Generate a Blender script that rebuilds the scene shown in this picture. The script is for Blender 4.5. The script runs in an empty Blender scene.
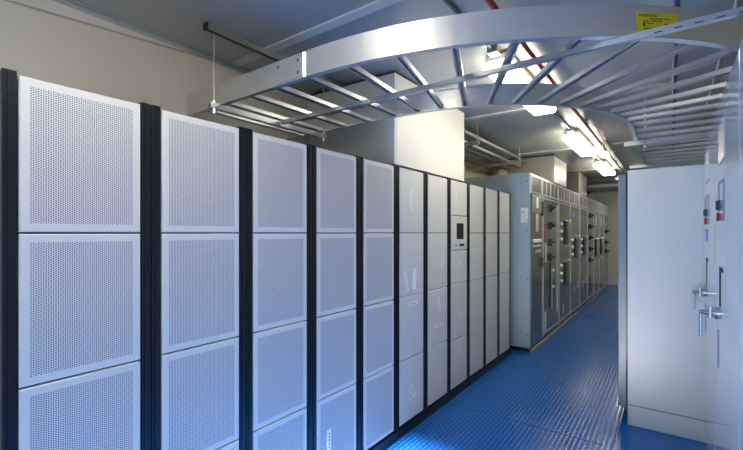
import bpy, bmesh, math, random
from mathutils import Vector, Matrix
random.seed(4)
S = bpy.context.scene
COL = S.collection

# ------------------------------------------------------------------ materials
def lin(c):
    return tuple(((v/12.92) if v <= 0.04045 else ((v+0.055)/1.055)**2.4) for v in c)

def N(nt, typ, **kw):
    n = nt.nodes.new(typ)
    for k, v in kw.items():
        setattr(n, k, v)
    return n

def math_node(nt, op, a, b=None, c=None):
    n = nt.nodes.new('ShaderNodeMath'); n.operation = op
    for i, v in enumerate((a, b, c)):
        if v is None: continue
        if isinstance(v, (int, float)): n.inputs[i].default_value = v
        else: nt.links.new(v, n.inputs[i])
    return n.outputs[0]

def mat(name, srgb, rough=0.5, metal=0.0, vary=0.06, nscale=6.0, bump=0.0, bscale=40.0, spec=0.5,
        stretch=(1, 1, 1), coat=0.0):
    m = bpy.data.materials.new(name); m.use_nodes = True
    nt = m.node_tree; b = nt.nodes['Principled BSDF']
    c = lin(srgb)
    b.inputs['Roughness'].default_value = rough
    b.inputs['Metallic'].default_value = metal
    b.inputs['Specular IOR Level'].default_value = spec
    b.inputs['Coat Weight'].default_value = coat
    b.inputs['Coat Roughness'].default_value = 0.05
    tc = N(nt, 'ShaderNodeTexCoord')
    mp = N(nt, 'ShaderNodeMapping'); mp.inputs['Scale'].default_value = stretch
    nt.links.new(tc.outputs['Object'], mp.inputs['Vector'])
    no = N(nt, 'ShaderNodeTexNoise'); no.inputs['Scale'].default_value = nscale
    no.inputs['Detail'].default_value = 4
    nt.links.new(mp.outputs[0], no.inputs['Vector'])
    mx = N(nt, 'ShaderNodeMix', data_type='RGBA')
    mx.inputs[6].default_value = (*[v*(1-vary) for v in c], 1)
    mx.inputs[7].default_value = (*[min(1, v*(1+vary)) for v in c], 1)
    nt.links.new(no.outputs['Fac'], mx.inputs[0])
    nt.links.new(mx.outputs[2], b.inputs['Base Color'])
    if bump:
        nb = N(nt, 'ShaderNodeTexNoise'); nb.inputs['Scale'].default_value = bscale
        nt.links.new(mp.outputs[0], nb.inputs['Vector'])
        bp = N(nt, 'ShaderNodeBump'); bp.inputs['Strength'].default_value = bump
        bp.inputs['Distance'].default_value = 0.004
        nt.links.new(nb.outputs['Fac'], bp.inputs['Height'])
        nt.links.new(bp.outputs[0], b.inputs['Normal'])
    return m

def emit(name, col, strength):
    m = bpy.data.materials.new(name); m.use_nodes = True
    nt = m.node_tree; b = nt.nodes['Principled BSDF']
    b.inputs['Base Color'].default_value = (.9, .9, .9, 1)
    b.inputs['Emission Color'].default_value = (*col, 1)
    b.inputs['Emission Strength'].default_value = strength
    return m

M = {}
M['wall'] = mat('cream_wall_paint', (.85, .81, .735), .55, vary=.05, nscale=2.5, bump=.08, bscale=25)
M['wall_trim'] = mat('cream_trim_paint', (.85, .82, .76), .5, vary=.03)
M['ceiling'] = mat('ceiling_steel_paint', (.71, .715, .695), .28, .2, vary=.05, nscale=1.2, bump=.05, bscale=2.0, spec=.6)
M['ceil_trim'] = mat('ceiling_joint_strip', (.84, .83, .78), .45, vary=.03)
M['rack_white'] = mat('rack_panel_paint', (.85, .835, .795), .4, vary=.02)
M['rack_solid'] = mat('rack_plain_panel_paint', (.82, .815, .78), .3, vary=.02)
M['rack_black'] = mat('rack_black_frame', (.075, .08, .09), .33, vary=.15)
M['black'] = mat('black_plastic', (.06, .06, .065), .4, vary=.2)
M['dark'] = mat('dark_recess', (.09, .10, .12), .6, vary=.2)
M['alu'] = mat('galvanised_tray_metal', (.84, .83, .81), .34, .68, vary=.08, nscale=4, bump=.03, bscale=60, stretch=(1, 1, 14))
M['zinc'] = mat('zinc_strut', (.76, .77, .78), .36, .85, vary=.10, nscale=14)
M['galv'] = mat('galvanised_conduit', (.70, .69, .66), .38, .85, vary=.08, nscale=10)
M['chrome'] = mat('chrome', (.86, .87, .88), .12, 1.0, vary=.02)
M['red'] = mat('red_pipe_paint', (.66, .10, .10), .3, vary=.1)
M['purple'] = mat('purple_conduit_paint', (.20, .13, .45), .35, vary=.1)
M['duct'] = mat('cream_duct_paint', (.87, .855, .81), .42, vary=.03, nscale=3)
M['ductgrey'] = mat('grey_duct_metal', (.70, .69, .655), .35, .25, vary=.06, nscale=3)
M['ductdark'] = mat('dark_duct_metal', (.36, .35, .34), .4, .2, vary=.08)
M['ductround'] = mat('round_duct_metal', (.62, .60, .57), .4, .5, vary=.08)
M['hose'] = mat('black_hose', (.10, .09, .09), .5, vary=.2)
M['gear'] = mat('switchgear_grey_paint', (.66, .74, .78), .33, vary=.04)
M['gearfront'] = mat('switchgear_front_paint', (.55, .575, .55), .13, .6, vary=.06, nscale=3, bump=.05, bscale=5)
M['geardark'] = mat('switchgear_vent_mesh', (.42, .42, .41), .4, .3, vary=.1)
M['gearlight'] = mat('switchgear_bright_trim', (.78, .78, .76), .3, .5, vary=.05)
M['meter'] = mat('brushed_meter_plate', (.82, .84, .87), .2, .7, vary=.05)
M['sill'] = mat('sill_channel_paint', (.62, .61, .56), .45, vary=.06)
M['cab'] = mat('control_cabinet_paint', (.71, .75, .78), .085, vary=.015, spec=.4)
M['cabend'] = mat('tall_cabinet_paint', (.77, .80, .81), .33, vary=.03, nscale=5, bump=.04, bscale=14)
M['cabdoor'] = mat('blue_grey_door_paint', (.42, .48, .56), .3, vary=.05)
M['knobgrey'] = mat('grey_selector', (.24, .27, .33), .4, vary=.1)
M['knobred'] = mat('red_button', (.72, .08, .12), .35, vary=.08)
M['bluetag'] = mat('blue_plate', (.28, .50, .76), .4, vary=.06)
M['redlabel'] = mat('red_label', (.70, .30, .28), .5, vary=.15, nscale=60)
M['white'] = mat('white_label', (.93, .93, .92), .45, vary=.02)
M['tan'] = mat('tan_label', (.80, .73, .62), .5, vary=.05)
M['yellow'] = mat('yellow_label', (.88, .80, .16), .5, vary=.06, nscale=20)
M['ink'] = mat('label_ink', (.20, .15, .05), .6, vary=.1)
M['inkgrey'] = mat('label_grey_ink', (.52, .54, .57), .6, vary=.1)
M['inkred'] = mat('label_red_ink', (.74, .18, .16), .6, vary=.1)
M['whitemark'] = mat('white_mark', (.97, .97, .96), .25, vary=.02)
M['orange'] = mat('orange_cap', (.90, .48, .25), .45, vary=.08)
M['screen'] = mat('dark_screen_glass', (.03, .035, .04), .08, vary=.1)
M['wallback'] = mat('back_wall_paint', (.82, .81, .78), .55, vary=.04)
M['lens'] = emit('fluorescent_lens', (1.0, .95, .78), 17.5)
M['bulb'] = emit('warm_bulkhead_lens', (1.0, .84, .50), 1.3)

def perforated():
    m = mat('perforated_steel', (.845, .83, .80), .42, vary=.02)
    nt = m.node_tree; b = nt.nodes['Principled BSDF']
    tc = N(nt, 'ShaderNodeTexCoord'); sp = N(nt, 'ShaderNodeSeparateXYZ')
    nt.links.new(tc.outputs['Object'], sp.inputs[0])
    P, R, RAD = .0066, .0076, .0022
    u = math_node(nt, 'DIVIDE', sp.outputs['Y'], P)
    col = math_node(nt, 'FLOOR', u)
    fu = math_node(nt, 'SUBTRACT', math_node(nt, 'SUBTRACT', u, col), .5)
    par = math_node(nt, 'MULTIPLY', math_node(nt, 'FLOORED_MODULO', col, 2.0), .5)
    v = math_node(nt, 'ADD', math_node(nt, 'DIVIDE', sp.outputs['Z'], R), par)
    fv = math_node(nt, 'SUBTRACT', math_node(nt, 'FRACT', v), .5)
    d2 = math_node(nt, 'ADD', math_node(nt, 'POWER', math_node(nt, 'ABSOLUTE', math_node(nt, 'MULTIPLY', fu, P)), 2.0),
                   math_node(nt, 'POWER', math_node(nt, 'ABSOLUTE', math_node(nt, 'MULTIPLY', fv, R)), 2.0))
    hole = math_node(nt, 'LESS_THAN', d2, RAD*RAD)
    old = b.inputs['Base Color'].links[0].from_socket
    mx = N(nt, 'ShaderNodeMix', data_type='RGBA')
    nt.links.new(hole, mx.inputs[0]); nt.links.new(old, mx.inputs[6])
    mx.inputs[7].default_value = (.045, .05, .07, 1)
    nt.links.new(mx.outputs[2], b.inputs['Base Color'])
    return m
M['perf'] = perforated()

def floor_mat():
    m = bpy.data.materials.new('blue_ribbed_floor'); m.use_nodes = True
    nt = m.node_tree; b = nt.nodes['Principled BSDF']
    tc = N(nt, 'ShaderNodeTexCoord'); sp = N(nt, 'ShaderNodeSeparateXYZ')
    nt.links.new(tc.outputs['Object'], sp.inputs[0])
    x, y = sp.outputs['X'], sp.outputs['Y']
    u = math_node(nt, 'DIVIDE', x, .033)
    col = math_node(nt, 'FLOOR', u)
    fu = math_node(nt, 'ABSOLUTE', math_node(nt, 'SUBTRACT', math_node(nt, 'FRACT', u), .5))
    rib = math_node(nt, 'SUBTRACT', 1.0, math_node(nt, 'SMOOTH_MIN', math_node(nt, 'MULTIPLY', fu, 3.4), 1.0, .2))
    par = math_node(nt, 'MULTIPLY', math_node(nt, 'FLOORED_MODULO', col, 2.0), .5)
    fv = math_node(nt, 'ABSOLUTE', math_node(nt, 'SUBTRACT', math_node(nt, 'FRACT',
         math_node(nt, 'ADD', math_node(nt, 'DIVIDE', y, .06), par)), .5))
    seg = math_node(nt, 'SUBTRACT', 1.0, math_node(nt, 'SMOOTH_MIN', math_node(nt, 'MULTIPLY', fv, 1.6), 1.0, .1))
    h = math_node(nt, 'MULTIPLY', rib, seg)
    # smooth plates: a strip in front of the tall cabinet and along the racks
    sm = math_node(nt, 'LESS_THAN', x, -.33)
    h = math_node(nt, 'MULTIPLY', h, sm)
    # plate joints
    def joint(coord, at, w):
        return math_node(nt, 'LESS_THAN', math_node(nt, 'ABSOLUTE', math_node(nt, 'SUBTRACT', coord, at)), w)
    js = None
    for c_, at in ((y, 1.0), (y, 3.40), (y, 5.80), (y, 8.2), (y, 10.6), (x, -.33), (x, .02)):
        j = joint(c_, at, .0015)
        js = j if js is None else math_node(nt, 'MAXIMUM', js, j)
    hh = math_node(nt, 'SUBTRACT', h, js)
    bp = N(nt, 'ShaderNodeBump'); bp.inputs['Strength'].default_value = .45
    bp.inputs['Distance'].default_value = .004
    nt.links.new(hh, bp.inputs['Height'])
    nt.links.new(bp.outputs[0], b.inputs['Normal'])
    no = N(nt, 'ShaderNodeTexNoise'); no.inputs['Scale'].default_value = 2.2; no.inputs['Detail'].default_value = 6
    nt.links.new(tc.outputs['Object'], no.inputs['Vector'])
    mx = N(nt, 'ShaderNodeMix', data_type='RGBA')
    mx.inputs[6].default_value = (*lin((.0, .285, .59)), 1)
    mx.inputs[7].default_value = (*lin((.0, .35, .67)), 1)
    nt.links.new(no.outputs['Fac'], mx.inputs[0])
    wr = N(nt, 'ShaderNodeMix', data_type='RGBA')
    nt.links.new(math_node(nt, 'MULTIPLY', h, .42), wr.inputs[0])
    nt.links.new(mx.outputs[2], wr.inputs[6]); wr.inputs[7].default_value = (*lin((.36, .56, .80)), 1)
    jm = N(nt, 'ShaderNodeMix', data_type='RGBA')
    nt.links.new(js, jm.inputs[0]); nt.links.new(wr.outputs[2], jm.inputs[6])
    jm.inputs[7].default_value = (*lin((.03, .10, .22)), 1)
    nt.links.new(jm.outputs[2], b.inputs['Base Color'])
    b.inputs['Roughness'].default_value = .17
    b.inputs['Specular IOR Level'].default_value = .28
    return m
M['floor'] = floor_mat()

# ------------------------------------------------------------------ mesh builder
class MB:
    def __init__(s):
        s.v = []; s.f = []; s.mi = []; s.sm = []
        s.cur = 0; s.smooth = False
    def add(s, vs, fs):
        o = len(s.v); s.v += [tuple(v) for v in vs]
        for f in fs:
            s.f.append([i+o for i in f]); s.mi.append(s.cur); s.sm.append(s.smooth)
        return s
    def box(s, x0, x1, y0, y1, z0, z1, ch=0.0):
        if ch <= 0:
            v = [(x, y, z) for x in (x0, x1) for y in (y0, y1) for z in (z0, z1)]
            f = [(0,1,3,2), (4,6,7,5), (0,4,5,1), (2,3,7,6), (0,2,6,4), (1,5,7,3)]
            return s.add(v, f)
        bm = bmesh.new(); bmesh.ops.create_cube(bm, size=1)
        for q in bm.verts:
            q.co = Vector(((x0+x1)/2 + q.co.x*(x1-x0), (y0+y1)/2 + q.co.y*(y1-y0), (z0+z1)/2 + q.co.z*(z1-z0)))
        bmesh.ops.bevel(bm, geom=bm.edges[:], offset=ch, segments=2, affect='EDGES', profile=.5)
        bm.verts.index_update()
        s.add([q.co for q in bm.verts], [[q.index for q in f.verts] for f in bm.faces]); bm.free()
        return s
    def plate(s, xb, xf, y0, y1, z0, z1, ch=.004, border=None, mi_in=1, inset=0.0):
        """panel whose front faces +X (xf > xb) with chamfered rim; optional inner field of another material"""
        d = 1 if xf > xb else -1
        def ring(x, m): return [(x, y0+m, z0+m), (x, y1-m, z0+m), (x, y1-m, z1-m), (x, y0+m, z1-m)]
        rings = [ring(xb, 0), ring(xf-d*ch, 0), ring(xf, ch)]
        if border: 
            rings.append(ring(xf, border))
            if inset: rings.append(ring(xf-d*inset, border+abs(inset)))
        v = [p for r in rings for p in r]; f = [(0, 3, 2, 1)]
        for k in range(len(rings)-1):
            for i in range(4):
                j = (i+1) % 4; f.append((k*4+i, k*4+j, (k+1)*4+j, (k+1)*4+i))
        s.add(v, f)
        L = (len(rings)-1)*4; c0 = s.cur
        if border: s.cur = mi_in
        o = len(s.v)-len(v)
        s.f.append([o+L, o+L+1, o+L+2, o+L+3]); s.mi.append(s.cur); s.sm.append(False)
        s.cur = c0
        return s
    def tube(s, pts, r, n=12, cap=True):
        pts = [Vector(p) for p in pts]; rs = []
        t0 = (pts[1]-pts[0]).normalized()
        up = Vector((0, 0, 1)) if abs(t0.z) < .9 else Vector((1, 0, 0))
        a = t0.cross(up).normalized()
        for i, p in enumerate(pts):
            if i == 0: t = (pts[1]-pts[0])
            elif i == len(pts)-1: t = pts[-1]-pts[-2]
            else: t = (pts[i+1]-pts[i]).normalized() + (pts[i]-pts[i-1]).normalized()
            t = t.normalized(); a = (a - t*a.dot(t)).normalized(); b = t.cross(a)
            rs.append([p + a*(r*math.cos(2*math.pi*k/n)) + b*(r*math.sin(2*math.pi*k/n)) for k in range(n)])
        v = [q for R in rs for q in R]; f = []
        for i in range(len(pts)-1):
            for k in range(n):
                f.append((i*n+k, i*n+(k+1) % n, (i+1)*n+(k+1) % n, (i+1)*n+k))
        sm = s.smooth; s.smooth = True; s.add(v, f); s.smooth = sm
        if cap:
            s.add(rs[0], [list(range(n))[::-1]]); s.add(rs[-1], [list(range(n))])
        return s
    def cyl(s, p0, p1, r, n=14): return s.tube([p0, p1], r, n)
    def extr(s, p0, p1, poly, up=(0, 0, 1)):
        """sweep closed polygon (side, up) from p0 to p1"""
        p0, p1 = Vector(p0), Vector(p1); t = (p1-p0).normalized(); u = Vector(up)
        a = t.cross(u).normalized(); u = a.cross(t).normalized(); n = len(poly)
        v = [p + a*q[0] + u*q[1] for p in (p0, p1) for q in poly]
        f = [(k, (k+1) % n, n+(k+1) % n, n+k) for k in range(n)]
        f += [list(range(n))[::-1], [n+k for k in range(n)]]
        return s.add(v, f)
    def sweep(s, path, poly):
        """sweep polygon (offset along left normal, z) on a plan-view path of (x, y) with z base 0"""
        n = len(poly); v = []; f = []; P = [Vector((p[0], p[1])) for p in path]
        for i, p in enumerate(P):
            t = (P[min(i+1, len(P)-1)] - P[max(i-1, 0)]).normalized(); nn = Vector((-t.y, t.x))
            v += [(p.x+nn.x*q[0], p.y+nn.y*q[0], q[1]) for q in poly]
        for i in range(len(P)-1):
            for k in range(n):
                f.append((i*n+k, i*n+(k+1) % n, (i+1)*n+(k+1) % n, (i+1)*n+k))
        f += [list(range(n))[::-1], [(len(P)-1)*n+k for k in range(n)]]
        return s.add(v, f)
    def build(s, name, mats, parent=None, loc=(0, 0, 0), bevel=0.0):
        me = bpy.data.meshes.new(name); me.from_pydata(s.v, [], s.f)
        if not isinstance(mats, (list, tuple)): mats = [mats]
        for q in mats: me.materials.append(M[q] if isinstance(q, str) else q)
        me.polygons.foreach_set('material_index', s.mi)
        me.polygons.foreach_set('use_smooth', s.sm)
        bm = bmesh.new(); bm.from_mesh(me); bmesh.ops.recalc_face_normals(bm, faces=bm.faces[:]); bm.to_mesh(me); bm.free()
        me.update()
        o = bpy.data.objects.new(name, me); COL.objects.link(o); o.location = loc
        if parent: o.parent = parent
        return o

def tag(o, label, cat, group=None):
    o['label'] = label; o['category'] = cat
    if group: o['group'] = group
    return o
def thing(name, label, cat, loc=(0, 0, 0), group=None):
    o = bpy.data.objects.new(name, None); COL.objects.link(o); o.location = loc
    o.empty_display_size = .1
    return tag(o, label, cat, group)
def struct(o): o['kind'] = 'structure'; return o
def plabel(o, label): o['label'] = label; return o

def c_channel(w, h, t=.004, lip=.009, open_up=True):
    """strut channel section, side x up, base at 0 (open side up) """
    p = [(-w/2, 0), (w/2, 0), (w/2, h), (w/2-lip, h), (w/2-lip, h-t), (w/2-t, h-t), (w/2-t, t),
         (-w/2+t, t), (-w/2+t, h-t), (-w/2+lip, h-t), (-w/2+lip, h), (-w/2, h)]
    if not open_up: p = [(a, h-b) for a, b in p][::-1]
    return p

# ------------------------------------------------------------------ dimensions
XW, XR = -2.62, 1.00           # left / right wall
Y0, Y1 = -2.0, 14.2            # back / far wall
H = 2.80                       # ceiling
XF = -1.67                     # rack front plane
EYE = 1.56

# ------------------------------------------------------------------ setting
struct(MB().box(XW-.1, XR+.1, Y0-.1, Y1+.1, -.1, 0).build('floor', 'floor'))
struct(MB().box(XW-.1, XR+.1, Y0-.1, Y1+.1, H, H+.1).build('ceiling', 'ceiling'))
w = MB().box(XW-.1, XW, Y0-.1, Y1+.1, 0, H)
struct(w.build('wall_left', 'wall'))
struct(MB().box(XR, XR+.1, Y0-.1, Y1+.1, 0, H).build('wall_right', 'wallback'))
struct(MB().box(XW, XR, Y1, Y1+.1, 0, H).build('wall_end', 'wallback'))
DX0, DX1, DH = -1.62, -.12, 2.03
b = MB().box(XW, DX0, Y0-.1, Y0, 0, H).box(DX1, XR, Y0-.1, Y0, 0, H).box(DX0, DX1, Y0-.1, Y0, DH, H)
struct(b.build('wall_back', 'wallback'))
# upper flashing on the left wall (tapers along the wall) and corner angle
fl = MB()
v = []
for x in (XW, XW+.03):
    v += [(x, Y0, H-.002), (x, Y0, H-.30), (x, 1.7, H-.012), (x, 1.7, H-.002)]
fl.add(v, [(0, 1, 2, 3), (4, 7, 6, 5), (0, 4, 5, 1), (1, 5, 6, 2), (2, 6, 7, 3), (3, 7, 4, 0)])
struct(fl.build('trim_1', 'wall_trim'))
ang = MB().box(XW+.0315, XW+.065, Y0, Y1, H-.006, H-.001).box(XW+.031, XW+.035, Y0, Y1, H-.028, H-.006)
struct(ang.build('trim_2', 'ceiling'))
for k, yy in enumerate((-.55, 1.78, 4.15, 6.50, 8.85, 11.2, 13.5)):
    struct(MB().box(XW+.07, XR, yy-.037, yy+.037, H-.012, H-.0005, .004).build('trim_%d' % (k+3), 'ceil_trim'))
# vertical seam and rivets on the left wall above the racks
sm_ = MB().box(XW, XW+.003, .50, .53, 2.0, 2.58)
for (yy, zz) in ((.495, 2.40), (.515, 2.37)):
    sm_.cyl((XW, yy, zz), (XW+.006, yy, zz), .008, 10)
struct(sm_.build('trim_10', 'wall'))

# ------------------------------------------------------------------ rack row
PIT, PW = .4475, .365
ORD = ['first', 'second', 'third', 'fourth', 'fifth', 'sixth', 'seventh', 'eighth', 'ninth', 'tenth', 'eleventh']
def rack(i):
    y0 = .364 + PIT*i; perf = i < 5
    lab = {
        0: 'perforated white-fronted black rack nearest the camera, first of the left row',
        1: 'perforated white-fronted black rack, second from the camera, before the cable tray end',
        2: 'perforated white-fronted black rack under the tray hanger, third from the camera',
        3: 'perforated white-fronted rack with a paper label low down, fourth from the camera',
        4: 'perforated white-fronted rack beside the plain-fronted ones, fifth from the camera',
        5: 'plain-fronted rack with a bright upright tag mid-height, sixth from the camera',
        6: 'plain-fronted rack left of the one with a display, with label strip',
        7: 'plain-fronted rack with a small black display screen',
        8: 'plain-fronted rack directly right of the one with a display',
        9: 'plain-fronted rack, last but one of the left row',
        10: 'plain-fronted rack at the far end of the row, next to the switchgear',
    }[i]
    t = thing('equipment_rack', lab, 'rack', (XF, y0, 0), 'white-fronted racks along the left wall')
    g = (PIT-PW)/2 - .001
    MB().box(-.80, -.035, -g, PW+g, .0, 2.055).build('carcass', 'rack_black', t)
    for side in (0, 1):
        a, c = (-g, -.004) if side == 0 else (PW+.004, PW+g)
        p = MB().box(-.034, .012, a, c, .071, 2.072, .003)
        ya = a + (c-a)*.5
        p.box(.0122, .016, ya-.006, ya+.006, .08, 2.065)
        p.build('corner_post', 'rack_black', t)
    MB().box(-.034, -.004, -.003, PW+.003, .0, 2.05).build('backing_frame', 'dark', t)
    MB().box(-.033, .022, -g, PW+g, 0, .070).build('plinth', 'rack_black', t)
    if i == 7:
        zs = [(.085, .54), (.546, 1.07), (1.076, 1.392), None, (1.732, 2.06)]
    else:
        zs = [(.085, .572), (.578, 1.062), (1.068, 1.557), (1.563, 2.06)]
    for z in zs:
        if z is None: continue
        q = MB()
        if perf:
            q.plate(-.003, .014, 0, PW, z[0], z[1], .0035, .028, 1)
            q.build('front_panel', ['rack_white', 'perf'], t)
        else:
            q.plate(-.003, .014, 0, PW, z[0], z[1], .0035)
            q.build('front_panel', ['rack_solid'], t)
    if i == 7:
        d = MB().plate(-.003, .016, 0, PW, 1.398, 1.726, .0035).build('display_module', 'rack_solid', t)
        s_ = MB().box(.012, .018, .115, .275, 1.50, 1.655, .002)
        plabel(s_.build('screen', 'screen', d), 'small black display screen')
        MB().box(.012, .0185, .18, .29, 1.43, 1.455, .001).build('keypad', 'black', d)
        MB().box(.012, .0185, .08, .13, 1.435, 1.45, .001).build('badge', 'inkgrey', d)
    # stickers and outline marks:  (y offset, z, width, height, tilt, kind)
    st = {3: [(.10, .31, .034, .13, 0, 'p')],
          5: [(.165, 1.815, .035, .17, 6, 'o'), (.09, 1.185, .030, .17, 20, 'o'), (.215, 1.19, .055, .17, -4, 'w'),
              (.20, .995, .13, .032, 0, 'p'), (.19, .30, .05, .12, 38, 'o')],
          6: [(.265, 1.305, .030, .15, -14, 'o'), (.20, .93, .035, .13, 10, 'o'), (.20, .74, .15, .034, 0, 'p'), (.19, .28, .05, .12, 34, 'o')],
          7: [(.095, 1.905, .035, .15, 0, 'o'), (.19, 1.27, .09, .035, 20, 'o'), (.24, .75, .15, .035, 0, 'p'), (.20, .46, .05, .14, -25, 'o')]}.get(i, [])
    for (yy, zz, ww, hh, tl, k) in st:
        q = MB()
        if k == 'o':   # thin white outline
            e = .008
            q.box(0, .0012, -ww/2, -ww/2+e, -hh/2, hh/2).box(0, .0012, ww/2-e, ww/2, -hh/2, hh/2)
            q.box(0, .0012, -ww/2+e, ww/2-e, hh/2-e, hh/2).box(0, .0012, -ww/2+e, ww/2-e, -hh/2, -hh/2+e)
            mm = ['whitemark']
        else:
            q.box(0, .0012, -ww/2, ww/2, -hh/2, hh/2); mm = ['whitemark', 'inkgrey']
            if k == 'p':
                q.cur = 1
                if ww > hh:
                    for c in (-.34, -.2, -.04, .08, .24):
                        q.box(.0013, .0016, ww*c, ww*(c+.08), -hh*.14, hh*.14)
                else:
                    for c in (-.36, -.2, -.04, .12, .26):
                        q.box(.0013, .0016, -ww*.14, ww*.14, hh*c, hh*(c+.09))
        o = q.build('panel_mark', mm, t, (.0145, yy, zz)); o.rotation_euler = (math.radians(tl), 0, 0)
        plabel(o, {'o': 'thin white outline mark', 'w': 'white blank tag', 'p': 'white label with grey print'}[k])
    return t
for i in range(11): rack(i)

# ------------------------------------------------------------------ cable tray (ladder with 90 degree bend)
TZ = EYE + .78; RH = .129
CX, CY = -1.45, 3.50
RI, RO = 1.20, 2.075
def rail_path(R, xs, ye):
    p = [(xs, CY-R), (CX-.25, CY-R)]
    n = 40
    for k in range(n+1):
        a = math.pi/2*k/n
        p.append((CX+R*math.sin(a), CY-R*math.cos(a)))
    p += [(CX+R, CY+.6), (CX+R, ye)]
    return p
tray = thing('cable_tray', 'galvanised ladder cable tray curving overhead from left wall down the aisle', 'cable tray', (CX, CY, TZ))
def loc_path(p): return [(a-CX, b-CY) for a, b in p]
def rail_poly(s):
    f, t = .030, .005
    return [(0, 0), (s*f, 0), (s*f, t), (s*t, t), (s*t, RH-t), (s*f, RH-t), (s*f, RH), (0, RH)]
YEND = 6.75
o = MB().sweep(loc_path(rail_path(RO, XW+.06, YEND)), rail_poly(1)).build('side_rail', 'alu', tray)
plabel(o, 'outer curved side rail')
# inner rail with web to the inside of the bend
o = MB().sweep(loc_path(rail_path(RI, XW+.06, YEND)), rail_poly(-1)).build('side_rail', 'alu', tray)
plabel(o, 'inner curved side rail')
RG = [(-.017, 0), (.017, 0), (.017, .0235), (.006, .0235), (.006, .020), (.0135, .020), (.0135, .0035), (-.0135, .0035), (-.0135, .020), (-.006, .020), (-.006, .0235), (-.017, .0235)]
RG = [(a, .0235-b) for a, b in RG][::-1]
def rung(p0, p1):
    z = .012
    MB().extr((p0[0]-CX, p0[1]-CY, z), (p1[0]-CX, p1[1]-CY, z), RG).build('rung', 'zinc', tray)
for k in range(5):
    x = CX - .05 - .23*k
    rung((x, CY-RO+.006), (x, CY-RI-.006))
for k in range(1, 13):
    a = math.radians(7.15*k - 1)
    rung((CX+(RO-.006)*math.sin(a), CY-(RO-.006)*math.cos(a)), (CX+(RI+.006)*math.sin(a), CY-(RI+.006)*math.cos(a)))
yy = CY + .06
while yy < YEND-.05:
    rung((CX+RO-.006, yy), (CX+RI+.006, yy)); yy += .228
# splice plate with bolts
sp = MB().box(-.105, .105, -RO-.006, -RO-.0005, .006, RH-.006, .001).build('splice_plate', 'alu', tray, (-.13, 0, 0))
for (px, pz) in ((-.075, .028), (.075, .028), (-.075, .09), (.075, .09)):
    MB().cyl((px, -RO-.014, pz), (px, -RO-.006, pz), .009, 8).build('bolt', 'chrome', sp)
MB().box(.103, .106, -RO-.010, -RO-.0005, .002, RH-.002).build('plate_edge', 'chrome', sp)
# yellow warning label, bent with the rail
def arc_patch(mb, R, a0, a1, z0, z1, n=10):
    v = []; f = []
    for k in range(n+1):
        a = a0+(a1-a0)*k/n
        for z in (z0, z1):
            v.append((R*math.sin(a), -R*math.cos(a), z))
    for k in range(n): f.append((2*k, 2*k+2, 2*k+3, 2*k+1))
    mb.add(v, f); return mb
A0, A1 = math.radians(40.2), math.radians(45.3)
lb = MB(); arc_patch(lb, RO+.0012, A0, A1, .024, .098)
lb.cur = 1
def strip(f0, f1, g0, g1):
    arc_patch(lb, RO+.0018, A0+(A1-A0)*f0, A0+(A1-A0)*f1, .022+.076*g0, .022+.076*g1, 3)
for (f0, f1, g0, g1) in ((.3, .62, .66, .70), (.66, .78, .66, .70), (.16, .30, .52, .57), (.34, .6, .54, .58), (.16, .2, .25, .5),
                         (.25, .4, .40, .44), (.66, .76, .30, .44), (.62, .8, .22, .28), (.45, .55, .12, .18), (.84, .90, .28, .40), (.16, .4, .12, .16)):
    strip(f0, f1, g0, g1)
lab = plabel(lb.build('warning_label', ['yellow', 'ink'], tray), 'yellow label with dark print')
cu = bpy.data.curves.new('lettering', 'FONT'); cu.body = 'WARNING'; cu.size = .0165; cu.extrude = .0002
tmp = bpy.data.objects.new('lettering', cu); COL.objects.link(tmp)
bpy.context.view_layer.update()
me = bpy.data.meshes.new_from_object(tmp.evaluated_get(bpy.context.evaluated_depsgraph_get()))
bpy.data.objects.remove(tmp)
for vtx in me.vertices:
    a = A0 + math.radians(.25) + vtx.co.x/(RO)
    r = RO + .002 + vtx.co.z
    vtx.co = (r*math.sin(a), -r*math.cos(a), .081 + vtx.co.y)
me.materials.clear(); me.materials.append(M['ink'])
lt = bpy.data.objects.new('lettering', me); COL.objects.link(lt); lt.parent = lab

# long support strut under the straight run
t = thing('support_strut', 'long slotted steel strut running under the cable tray rungs', 'strut', (-.8, 1.885, TZ-.0255))
st = MB(); st.extr((-1.37, 0, 0), (1.50, 0, 0), c_channel(.024, .024, t=.003, lip=.006, open_up=True))
st.cur = 1
x = .75
while x < 1.45:
    st.box(x, x+.026, -.0124, -.0120, .004, .008); x += .06
st.build('channel', ['zinc', 'dark'], t)
MB().cyl((1.46, 0, -.02), (1.46, 0, H-(TZ-.0255)-.002), .0055, 8).build('threaded_rod', 'galv', t)

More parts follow.
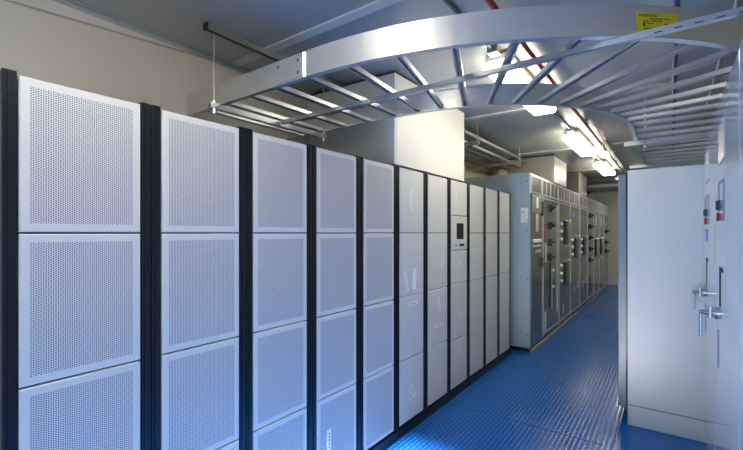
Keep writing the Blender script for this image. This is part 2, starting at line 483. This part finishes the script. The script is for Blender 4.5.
def hanger(name, label, axis, c, a, b, z_top, rods, ceil=None, group='tray hangers'):
    """trapeze: channel along axis between a and b at cross position c"""
    P = (lambda t: (c, t)) if axis == 'y' else (lambda t: (t, c))
    base = P((a+b)/2); t = thing(name, label, 'hanger', (base[0], base[1], z_top-.041), group)
    def L(t_, z): q = P(t_); return (q[0]-base[0], q[1]-base[1], z-(z_top-.041))
    MB().extr(L(a, z_top-.034), L(b, z_top-.034), c_channel(.030, .034)).build('strut', 'zinc', t)
    for r in rods:
        MB().cyl(L(r, z_top-.065), L(r, (ceil[2] if ceil else H) - .002), .0055, 8).build('threaded_rod', 'galv', t)
        MB().cyl(L(r, z_top-.062), L(r, z_top-.0345), .013, 6).build('nut', 'chrome', t)
        MB().cyl(L(r, z_top+.001), L(r, z_top+.014), .012, 6).build('nut', 'chrome', t)
    if ceil:
        q = MB().extr(L(ceil[0], ceil[2]), L(ceil[1], ceil[2]), c_channel(.041, H-.001-ceil[2], open_up=False))
        q.build('ceiling_strut', 'galv', t)
        MB().box(-.024, .024, L(ceil[0], 0)[1]-.006, L(ceil[0], 0)[1]-.0005, ceil[2]-(z_top-.041)-.003, H-.001-(z_top-.041)).build('end_cap', 'black', t)
    return t
hanger('trapeze_hanger', 'trapeze hanger on rods holding the tray above the third rack', 'y', -2.20, 1.355, 2.36, TZ-.002, (1.385, 2.335), (1.335, 2.52, H-.041))
hanger('trapeze_hanger', 'nearer cross strut under the right-hand straight run of the tray', 'x', 4.10, -.32, .76, TZ-.002, (-.17, .70))
hanger('trapeze_hanger', 'farther cross strut under the tray, above the tall white cabinet front', 'x', 5.55, -.38, .76, TZ-.002, (.70,))

# ------------------------------------------------------------------ ducts over the racks and switchgear
t = thing('duct_casing', 'tall cream duct casing standing on the racks up to the ceiling', 'duct', (-1.67, 3.19, 2.08))
MB().box(-.93, 0, -.64, .64, 0, .69, .003).build('casing', 'duct', t)
MB().box(-.92, -.02, -.61, .61, .69, .715).build('gap_shadow', 'ductdark', t)  # dark filler paints the shadowed gap between casing and ceiling
MB().box(.0005, .003, -.62, -.60, .01, .68).build('seam_strip', 'duct', t)
GZ = EYE+.79
t = thing('duct_box', 'grey duct box with lit front rising from the nearer switchgear to ceiling', 'duct', (-1.70, 7.24, GZ+.004), 'duct boxes above the switchgear')
MB().box(-.50, .24, -.45, .45, 0, H-GZ-.03, .003).build('casing', 'ductgrey', t)
MB().box(-.51, .25, -.46, .46, H-GZ-.0295, H-GZ-.006).build('flange', 'ductdark', t)
t = thing('duct_box', 'darker duct box behind the first one, above the farther switchgear', 'duct', (-1.70, 9.35, GZ+.004), 'duct boxes above the switchgear')
MB().box(-.50, .24, -.48, .48, 0, H-GZ-.03, .003).build('casing', 'ductgrey', t)
MB().box(-.50, .241, -.484, -.4805, 0, H-GZ-.03).build('dark_side', 'ductdark', t)  # thin sheet makes the near side darker than the casing
MB().box(-.51, .25, -.49, .49, H-GZ-.0295, H-GZ-.006).build('flange', 'ductdark', t)
t = thing('round_duct', 'round grey duct crossing the far end of the aisle below ceiling', 'duct', (-.7, 10.75, 2.66))
MB().cyl((-1.2, 0, 0), (1.6, 0, 0), .115, 24).build('pipe', 'ductround', t)
for xx in (-.5, .35, 1.2):
    MB().cyl((xx, 0, 0), (xx+.03, 0, 0), .122, 24).build('collar', 'galv', t)
hs = [(-1.62, 10.9, GZ+.004), (-1.62, 10.9, GZ+.10)] + [(-1.62+.16*(1-math.cos(a)), 10.9, GZ+.10+.14*math.sin(a)) for a in [math.pi/2*k/6 for k in range(1, 7)]]
hs += [(-.6, 10.92, GZ+.25), (.98, 10.95, GZ+.26)]
tag(MB().tube(hs, .045, 12).build('exhaust_hose', 'hose'), 'black hose bending from switchgear top across the far end', 'hose')

# conduit bank beyond the duct casing
CB = [(-1.885, 2.715, .026, 'uppermost pale conduit of the bank between cream casing and duct box'),
      (-1.985, 2.650, .026, 'second pale conduit of the bank, just below the uppermost'),
      (-2.10, 2.645, .020, 'third conduit of the bank, behind the two pale thick ones'),
      (-2.22, 2.645, .020, 'fourth conduit of the bank between cream casing and duct box'),
      (-2.34, 2.645, .020, 'fifth conduit of the bank, second from the wall side'),
      (-2.46, 2.645, .020, 'conduit nearest the left wall in the bank beyond the cream casing')]
for (cx_, cz_, r_, l_) in CB:
    t = thing('steel_conduit', l_, 'conduit', (cx_, 3.835, cz_), 'conduits beyond the cream casing')
    MB().cyl((0, 0, 0), (0, 2.94, 0), r_, 14).build('pipe', 'galv', t)
    MB().cyl((0, 1.9, 0), (0, 1.97, 0), r_+.005, 14).build('coupling', 'galv', t)
for yy in (4.45, 6.05):
    t = thing('conduit_hanger', 'cross strut hanging the conduit bank %s' % ('near the cream casing' if yy < 5 else 'near the grey duct box'), 'hanger', (-2.2, yy, 2.575), 'conduit bank hangers')
    MB().extr((-.38, 0, 0), (.44, 0, 0), c_channel(.041, .041)).build('strut', 'zinc', t)
    for xx in (-.36, .42):
        MB().cyl((xx, 0, -.02), (xx, 0, H-2.578), .006, 8).build('threaded_rod', 'galv', t)

# ------------------------------------------------------------------ switchgear line
GX = -1.475
bounds = [5.47, 6.05, 7.07, 8.0, 8.95, 9.88, 10.75, 11.65, 12.6, 13.5]
GL = ['narrow switchgear section at the near end with signs and white buttons',
      'switchgear section with a column of black breaker handles, second from near end',
      'switchgear section with white knobs beside dark breaker stacks, third from near end',
      'switchgear section under the gap between duct boxes, fourth from near end',
      'switchgear section below the darker duct box, fifth from near end',
      'switchgear section with tall black handle column, sixth from near end',
      'switchgear section beside the tall black handle column, seventh from near end',
      'last but one switchgear section before the far wall',
      'farthest switchgear section, next to the far end wall']
HB = 2.35
def gear(i):
    a, c = bounds[i], bounds[i+1]; W = c-a-.003
    t = thing('switchgear_section', GL[i], 'switchgear', (GX, a, 0), 'switchgear line-up along the left')
    MB().box(-1.04, -.01, 0.01, W-.005, 0, .0495).build('plinth', 'black', t)
    MB().box(-1.05, 0, 0, W, .05, HB, .004).build('body', ['gear' if i == 0 else 'gearfront'], t)
    MB().box(.0005, .025, 0, W, 0, .035, .003).build('base_channel', 'sill', t)
    if i == 0:
        # side cover facing the camera : front frame strip and screws
        sc = MB().box(-.135, -.002, -.008, -.0005, .06, HB-.01, .002).box(-.30, -.14, -.006, -.0005, .06, HB-.01, .002)
        so = sc.build('side_cover', 'gear', t)
        q = MB()
        for zz in (.22, .95, 1.6, 2.24):
            q.cyl((-.03, -.012, zz), (-.03, -.008, zz), .008, 8)
        q.build('screw', 'dark', so)
        sg = MB(); sg.box(-.112, -.022, -.0105, -.0082, 1.70, 1.91)
        sg.cur = 1; sg.box(-.110, -.024, -.0108, -.0105, 1.895, 1.907)
        sg.cur = 2; sg.box(-.10, -.065, -.0108, -.0105, 1.83, 1.845).box(-.042, -.03, -.0108, -.0105, 1.725, 1.745)
        for k in range(4): sg.box(-.10, -.05, -.0107, -.0105, 1.80-.022*k, 1.803-.022*k)
        plabel(sg.build('sign', ['white', 'inkred', 'inkgrey'], t), 'white paper sign with a red top edge')
    # vent band
    v = MB()
    n = 1 if i == 0 else 2
    z0, z1 = 2.095, 2.335
    for k in range(n):
        y0 = .03+(W-.03)/n*k; y1 = (W-.03)/n*(k+1)
        v.cur = 0; v.box(.0005, .014, y0, y1, z0, z0+.02).box(.0005, .014, y0, y1, z1-.02, z1)
        v.box(.0005, .014, y0, y0+.022, z0+.02, z1-.02).box(.0005, .014, y1-.022, y1, z0+.02, z1-.02)
        if i: v.box(.0005, .014, (y0+y1)/2-.012, (y0+y1)/2+.012, z0+.02, z1-.02)
        v.cur = 1
        zz = z0+.026
        while zz < z1-.03:
            v.box(.0005, .008, y0+.022, y1-.022, zz, zz+.009); zz += .0135
    v.build('vent_grille', ['gearlight', 'geardark'], t)
    # doors
    def door(y0, y1, z0, z1):
        return MB().plate(.0005, .018, y0, y1, z0, z1, .004).build('door', 'gearfront', t)
    def box(name, y0, y1, z0, z1, d, m, parent=t, x=.018, ch=.002):
        return MB().box(x, x+d, y0, y1, z0, z1, ch).build(name, m, parent)
    def breaker(y, z, dr):
        q = MB().box(.018, .045, y-.05, y+.05, z-.055, z+.055, .004).box(.045, .085, y-.018, y+.018, z-.02, z+.025, .004)
        q.box(.06, .105, y-.07, y+.07, z+.005, z+.022, .004)
        q.build('breaker_handle', 'black', dr)
    def knob(y, z, dr):
        MB().cyl((.018, y, z), (.048, y, z), .023, 12).build('indicator_knob', 'white', dr)
    def stack(y, z0, z1, dr):
        q = MB().box(.018, .04, y-.09, y+.09, z0, z1, .003)
        q.cur = 1; k = z0+.02
        while k < z1-.05:
            q.box(.0401, .052, y-.06, y+.06, k, k+.03, .002); k += .055
        q.build('breaker_stack', ['black', 'knobgrey'], dr)
    def bar(y, z0, z1, dr):
        q = MB().tube([(.018, y, z0), (.06, y, z0), (.06, y, z1), (.018, y, z1)], .009, 8)
        q.build('pull_bar', 'chrome', dr)
    def ring(y, z, dr):
        q = MB()
        for (p, r, s_, u) in ((-.05, .05, -.06, -.048), (-.05, .05, .048, .06)): q.box(.018, .022, y+p, y+r, z+s_, z+u)
        q.box(.018, .022, y-.05, y-.038, z-.048, z+.048).box(.018, .022, y+.038, y+.05, z-.048, z+.048)
        q.build('meter_bezel', 'gearlight', dr)
    if i == 0:
        d = door(.02, W-.03, .07, 2.08)
        box('meter_plate', .03, W-.05, 1.84, 2.06, .003, 'meter', d)
        box('nameplate', .25, .33, 1.90, 2.04, .005, 'white', d)
        plabel(box('label_strip', .22, .34, 1.58, 1.82, .003, 'tan', d), 'tan vertical label strip')
        for k in range(3): knob(.12+.13*k, 1.455, d)
        for k in range(4): box('push_button', .09+.10*k, .14+.10*k, 1.375, 1.40, .012, 'white', d)
        box('meter_window', .18, .46, 1.29, 1.335, .006, 'gearlight', d)
        box('door_lever', W-.12, W-.08, 1.08, 1.22, .03, 'black', d)
        for zz in (1.90, 1.80): box('hinge', W-.05, W-.03, zz, zz+.1, .02, 'black', d, ch=.001)
    else:
        pat = {1: 'A', 2: 'B', 3: 'C', 4: 'C', 5: 'D', 6: 'E', 7: 'E', 8: 'F'}[i]
        if pat == 'A':
            d = door(.02, W-.03, .07, 2.08)
            plabel(box('label_strip', .13, .22, 1.45, 1.68, .003, 'redlabel', d), 'red vertical label strip')
            plabel(box('label_strip', .13, .22, 1.14, 1.42, .003, 'tan', d), 'tan vertical label strip')
            plabel(box('label_strip', .10, .2, .15, .42, .003, 'white', d), 'white vertical label strip')
            for z in (1.93, 1.67, 1.42, 1.20): breaker(.42, z, d)
            plabel(box('recess', .38, .50, .42, 1.12, .004, 'dark', d), 'dark slotted recess')
            box('recess_edge', .505, .54, .40, 1.0, .012, 'gearlight', d)
            for z in (1.40, .99, .74): knob(.58, z, d)
            box('door_edge', W-.14, W-.11, .3, 2.0, .014, 'gearlight', d)
        elif pat == 'B':
            d = door(.02, W-.03, 1.20, 2.08); e = door(.02, W-.03, .07, 1.19)
            for z in (1.71, 1.59, 1.46): knob(.16, z, d)
            for z in (1.02, .89, .77): knob(.16, z, e)
            stack(.52, 1.37, 1.77, d); bar(.75, 1.34, 1.78, d)
            box('nameplate', .42, .62, 1.30, 1.345, .004, 'meter', d)
            stack(.52, .66, 1.06, e); bar(.75, .5, 1.08, e)
            box('vent_slot', .3, .4, .2, .34, .004, 'tan', e)
        elif pat == 'C':
            d = door(.02, W-.03, 1.58, 2.08); e = door(.02, W-.03, .07, 1.57)
            box('nameplate', .25, .42, 1.86, 1.95, .004, 'bluetag' if i == 3 else 'meter', d)
            for z in (1.43, 1.30, 1.17): knob(.16, z, e)
            stack(.5, 1.10, 1.46, e); bar(.76, .98, 1.50, e)
            ring(.42, .50, e); ring(.75, .55, e)
            box('nameplate', .35, .6, 1.5, 1.55, .004, 'meter', e)
        elif pat == 'D':
            d = door(.02, W-.03, .07, 2.08)
            for z in (1.95, 1.70, 1.45, 1.20, .95): breaker(.38, z, d)
            box('label_strip', .15, .21, 1.0, 1.75, .003, 'dark', d)
            bar(.68, 1.0, 1.4, d)
            box('recess', .3, .5, .25, .6, .004, 'dark', d)
        elif pat == 'E':
            d = door(.02, W-.03, 1.50, 2.08); e = door(.02, W-.03, .07, 1.49)
            box('nameplate', .3, .5, 1.75, 2.0, .004, 'gearlight', d)
            bar(.3, .95, 1.42, e); bar(.6, .95, 1.42, e)
            stack(.45, 1.0, 1.40, e); ring(.45, .55, e)
        else:
            d = door(.02, W-.03, .07, 2.08)
            for z in (1.60, 1.3, 1.05): breaker(.45, z, d)
            knob(.3, 1.8, d)
        # hinge side strip
        box('hinge_strip', .0, .019, .08, 2.08, .028, 'gearlight', t, x=.0005)
        box('label_rail', .06, W-.08, 2.045, 2.065, .004, 'gearlight', t, x=.0185)
        box('kick_strip', .03, W-.04, .10, .13, .004, 'gearlight', t, x=.0185)
    return t
for i in range(9): gear(i)

# ------------------------------------------------------------------ tall white cabinet across the aisle end of the right row
t = thing('tall_cabinet', 'tall white cabinet whose blank side faces the camera on the right', 'cabinet', (-.28, 3.885, 0))
MB().box(0, 1.26, 0, 1.25, .166, 2.07, .004).build('body', 'cabend', t)
MB().box(0, 1.26, .002, 1.25, .0, .160, .003).build('kick_plate', 'cabend', t)
MB().box(.006, 1.25, .01, 1.24, .1605, .1655).build('seam', 'dark', t)
d = MB().box(-.075, -.018, .10, 1.20, .10, 2.05, .004).build('front_door', 'cabdoor', t)
MB().box(-.0175, -.001, .05, 1.22, .05, 2.06).build('gasket', 'black', t)
MB().box(-.082, -.075, .1, .14, .06, .10).build('hinge', 'white', d)
for yy in (.25, .62):
    MB().cyl((-.075, yy, 2.0), (-.088, yy, 2.0), .012, 10).build('rivet', 'chrome', d)

# ------------------------------------------------------------------ control cabinets on the right
CFX, CTZ = .20, 2.235
def control(k, y0, y1, label, full=True):
    t = thing('control_cabinet', label, 'cabinet', (CFX, y0, 0), 'glossy control cabinets on the right')
    W = y1-y0-.003
    MB().box(.012, .795, 0, W, .10, CTZ, .006).build('body', 'cab', t)
    MB().box(.012, .795, .002, W-.002, 0, .0995).build('plinth', 'cab', t)
    b = MB(); b.box(0, .0115, .004, W-.004, .104, CTZ-.004, .004)
    dr = b.build('door', 'cab', t)
    if not full: return t
    # viewing window
    def frame(name, y0, y1, z0, z1, wd, m, parent):
        q = MB().box(-.003, -.0002, y0, y1, z0, z0+wd).box(-.003, -.0002, y0, y1, z1-wd, z1)
        q.box(-.003, -.0002, y0, y0+wd, z0+wd, z1-wd).box(-.003, -.0002, y1-wd, y1, z0+wd, z1-wd)
        return q.build(name, m, parent)
    yc = W-.235
    f = frame('window_frame', yc-.28, yc+.035, 1.905, 2.125, .010, 'cab', dr)
    MB().box(-.002, -.0002, yc-.268, yc+.023, 1.917, 2.113).build('pane', 'meter', f)
    frame('control_plate', yc-.22, yc+.02, 1.62, 1.815, .006, 'cabdoor', dr)
    q = MB().cyl((0, yc-.03, 1.70), (-.010, yc-.03, 1.70), .026, 16).box(-.017, -.010, yc-.037, yc-.023, 1.677, 1.723, .002)
    q.build('selector_knob', 'knobgrey', dr)
    q = MB().cyl((0, yc-.03, 1.64), (-.005, yc-.03, 1.64), .018, 14).cyl((-.005, yc-.03, 1.64), (-.013, yc-.03, 1.64), .022, 16)
    q.build('stop_button', 'knobred', dr)
    if k == 0:
        plabel(MB().box(-.003, -.0002, yc-.14, yc+.02, 1.505, 1.585).build('nameplate', 'bluetag', dr), 'small blue plate')
    # flush latch pocket: rim, with shadow along far and top edges painted dark
    f = frame('latch_rim', yc-.245, yc-.005, 1.185, 1.40, .007, 'cab', dr)
    MB().box(-.0012, -.0002, yc-.115, yc-.014, 1.194, 1.391).box(-.0012, -.0002, yc-.238, yc-.116, 1.372, 1.391).build('latch_shadow', 'dark', f)
    MB().box(-.0016, -.0004, yc-.237, yc-.117, 1.194, 1.37).build('latch_paddle', 'cab', f)
    # lever handle
    yh = W-.085; zh = 1.128
    h = MB().cyl((0, yh, zh), (-.012, yh, zh), .034, 18).build('handle_rose', 'chrome', dr)
    MB().tube([(-.012, yh, zh), (-.070, yh, zh)], .013, 12).build('spindle', 'chrome', h)
    MB().cyl((-.026, yh, zh-.03), (-.026, yh, zh+.036), .013, 12).build('hub', 'chrome', h)
    MB().tube([(-.066, yh, zh+.012), (-.066, yh, zh-.135)], .009, 10).build('lever', 'chrome', h)
    MB().box(-.004, -.0002, yh-.10, yh-.09, .86, 1.06).build('upright_strip', 'cabdoor', dr)  # thin blue-grey upright strip below the lever
    return t
control(0, 2.95, 3.882, 'glossy pale control cabinet with a small blue plate, against the tall cabinet')
control(1, 1.965, 2.948, 'glossy pale control cabinet nearer the camera, with the lower-placed lever handle')
control(2, 1.05, 1.963, 'sliver of pale control cabinet at the right edge of the photo', False)

# ------------------------------------------------------------------ ceiling services
t = None
LZ = H-.125
for k, (a, c) in enumerate(((2.72, 4.02), (5.28, 6.58), (7.72, 9.02), (-.20, 1.10), (11.25, 12.55))):
    t = thing('ceiling_light', ['nearest fluorescent ceiling light, glimpsed through the cable tray',
              'bright fluorescent ceiling light just past the cable tray bend',
              'smaller-looking fluorescent ceiling light beside the top of the white cabinet',
              'fluorescent ceiling light over the near racks, above the photo top edge',
              'farthest fluorescent ceiling light behind the round duct'][k], 'light', (-.95, (a+c)/2, H), 'fluorescent ceiling lights')
    L = (c-a)/2
    MB().box(-.085, .085, -L, L, -.065, -.020, .006).build('housing', 'wall_trim', t)
    MB().box(-.10, .10, -L-.01, L+.01, -.125, -.0655, .02).build('diffuser', 'lens', t)
    for s_ in (-1, 1): MB().box(-.03, .03, s_*L*.7-.02, s_*L*.7+.02, -.0195, -.001).build('mounting_clip', 'galv', t)
def run(name, label, cat, x, z, segs, clips, n=12):
    t = thing(name, label, cat, (x, segs[0][0], z))
    y0 = segs[0][0]
    for (a, c, r, m, nm, lb_) in segs:
        o = MB().cyl((0, a-y0, 0), (0, c-y0, 0), r, n).build(nm, m, t)
        if lb_: plabel(o, lb_)
    for cy in clips:
        MB().box(-.03, .03, cy-y0-.012, cy-y0+.012, 0, H-z-.001, .002).build('strap', 'galv', t)
    return t
lc = run('lighting_conduit', 'dark conduit along the ceiling joining the fluorescent lights', 'conduit', -.95, H-.0155,
    [(1.62, 2.6, .012, 'ductdark', 'pipe', None), (4.10, 5.2, .012, 'ductdark', 'pipe', None), (6.66, 7.64, .012, 'ductdark', 'pipe', None), (9.1, 10.1, .012, 'ductdark', 'pipe', None)], ())
pts = [(-.02-.07*math.sin(a), -.02-.07*(1-math.cos(a))*0-.05*math.sin(a/2), -.01-.02*math.sin(a)) for a in [math.pi*q/8 for q in range(9)]]
MB().tube([(0, 0, 0), (-.03, -.07, -.02), (-.10, -.10, -.035), (-.17, -.06, -.03), (-.20, .02, -.015)], .013, 8).build('flexible_loop', 'ductdark', lc)
for yy in (2.66, 4.06, 5.24, 6.62, 7.68, 9.06):
    MB().box(-.035, .035, yy-1.62-.04, yy-1.62+.04, -.03, .0145, .004).build('junction_box', 'galv', lc)
run('sprinkler_pipe', 'red pipe along the ceiling turning grey past a coupling', 'pipe', -.75, 2.755,
    [(.6, 6.2, .017, 'red', 'pipe', 'red painted pipe'), (6.205, 6.36, .03, 'galv', 'coupling', 'grey coupling'), (6.365, 10.6, .018, 'galv', 'pipe', 'bare grey pipe')],
    (1.2, 3.2, 5.0, 8.0, 10.3))
run('steel_conduit', 'thin grey conduit beside the grey end of the red pipe', 'conduit', -.68, 2.77, [(6.0, 10.6, .013, 'galv', 'pipe', None)], (7.0, 9.5))
run('purple_conduit', 'purple conduit along the ceiling above the tray rungs', 'conduit', .026, H-.018, [(.7, 7.5, .017, 'purple', 'pipe', None)], ())
run('steel_conduit', 'thin grey ceiling conduit above the right control cabinets', 'conduit', .285, H-.015, [(.7, 7.5, .013, 'galv', 'pipe', None)], ())
t = thing('bulkhead_lamp', 'small warm bulkhead lamp under the end of the red pipe', 'light', (-.75, 6.62, 2.735))
MB().box(-.06, .06, -.13, .13, -.03, -.0185, .004).box(-.055, -.03, -.02, .02, -.0185, H-2.735-.001).build('housing', 'galv', t)
MB().box(-.055, .055, -.10, .10, -.10, -.0305, .02).build('diffuser', 'bulb', t)
t = thing('ceiling_beacon', 'orange-capped ceiling fitting at the top edge beside the red pipe', 'ceiling fitting', (-.86, 1.60, H))
MB().cyl((0, 0, -.03), (0, 0, -.001), .055, 20).build('base', 'white', t)
MB().cyl((0, 0, -.075), (0, 0, -.0305), .04, 20).build('cap', 'orange', t)

# ------------------------------------------------------------------ light
sun = bpy.data.lights.new('sun', 'SUN'); sun.energy = 58.0; sun.angle = math.radians(2.0); sun.color = (1, .96, .9)
so = bpy.data.objects.new('sun', sun); COL.objects.link(so); so.location = (-.9, -8, 5)
so.rotation_euler = (math.radians(90-23.6), 0, 0)
wd = bpy.data.worlds.new('world'); S.world = wd; wd.use_nodes = True
bg = wd.node_tree.nodes['Background']; bg.inputs[0].default_value = (.72, .86, 1.0, 1); bg.inputs[1].default_value = 2.0

# ------------------------------------------------------------------ camera
cam = bpy.data.cameras.new('camera'); co = bpy.data.objects.new('camera', cam); COL.objects.link(co)
co.location = (0, 0, EYE); co.rotation_euler = (math.radians(90), 0, math.radians(36.5))
cam.sensor_fit = 'HORIZONTAL'; cam.sensor_width = 36; cam.lens = 36*404/743; cam.shift_y = 8/743
cam.clip_start = .02
S.camera = co
S.view_settings.view_transform = 'Standard'; S.view_settings.look = 'None'
S.view_settings.gamma = 1; S.view_settings.use_curve_mapping = False
S.view_settings.exposure = 0.25
S.cycles.use_denoising = True
S.cycles.max_bounces = 10; S.cycles.diffuse_bounces = 6; S.cycles.glossy_bounces = 5
S.cycles.sample_clamp_indirect = 8
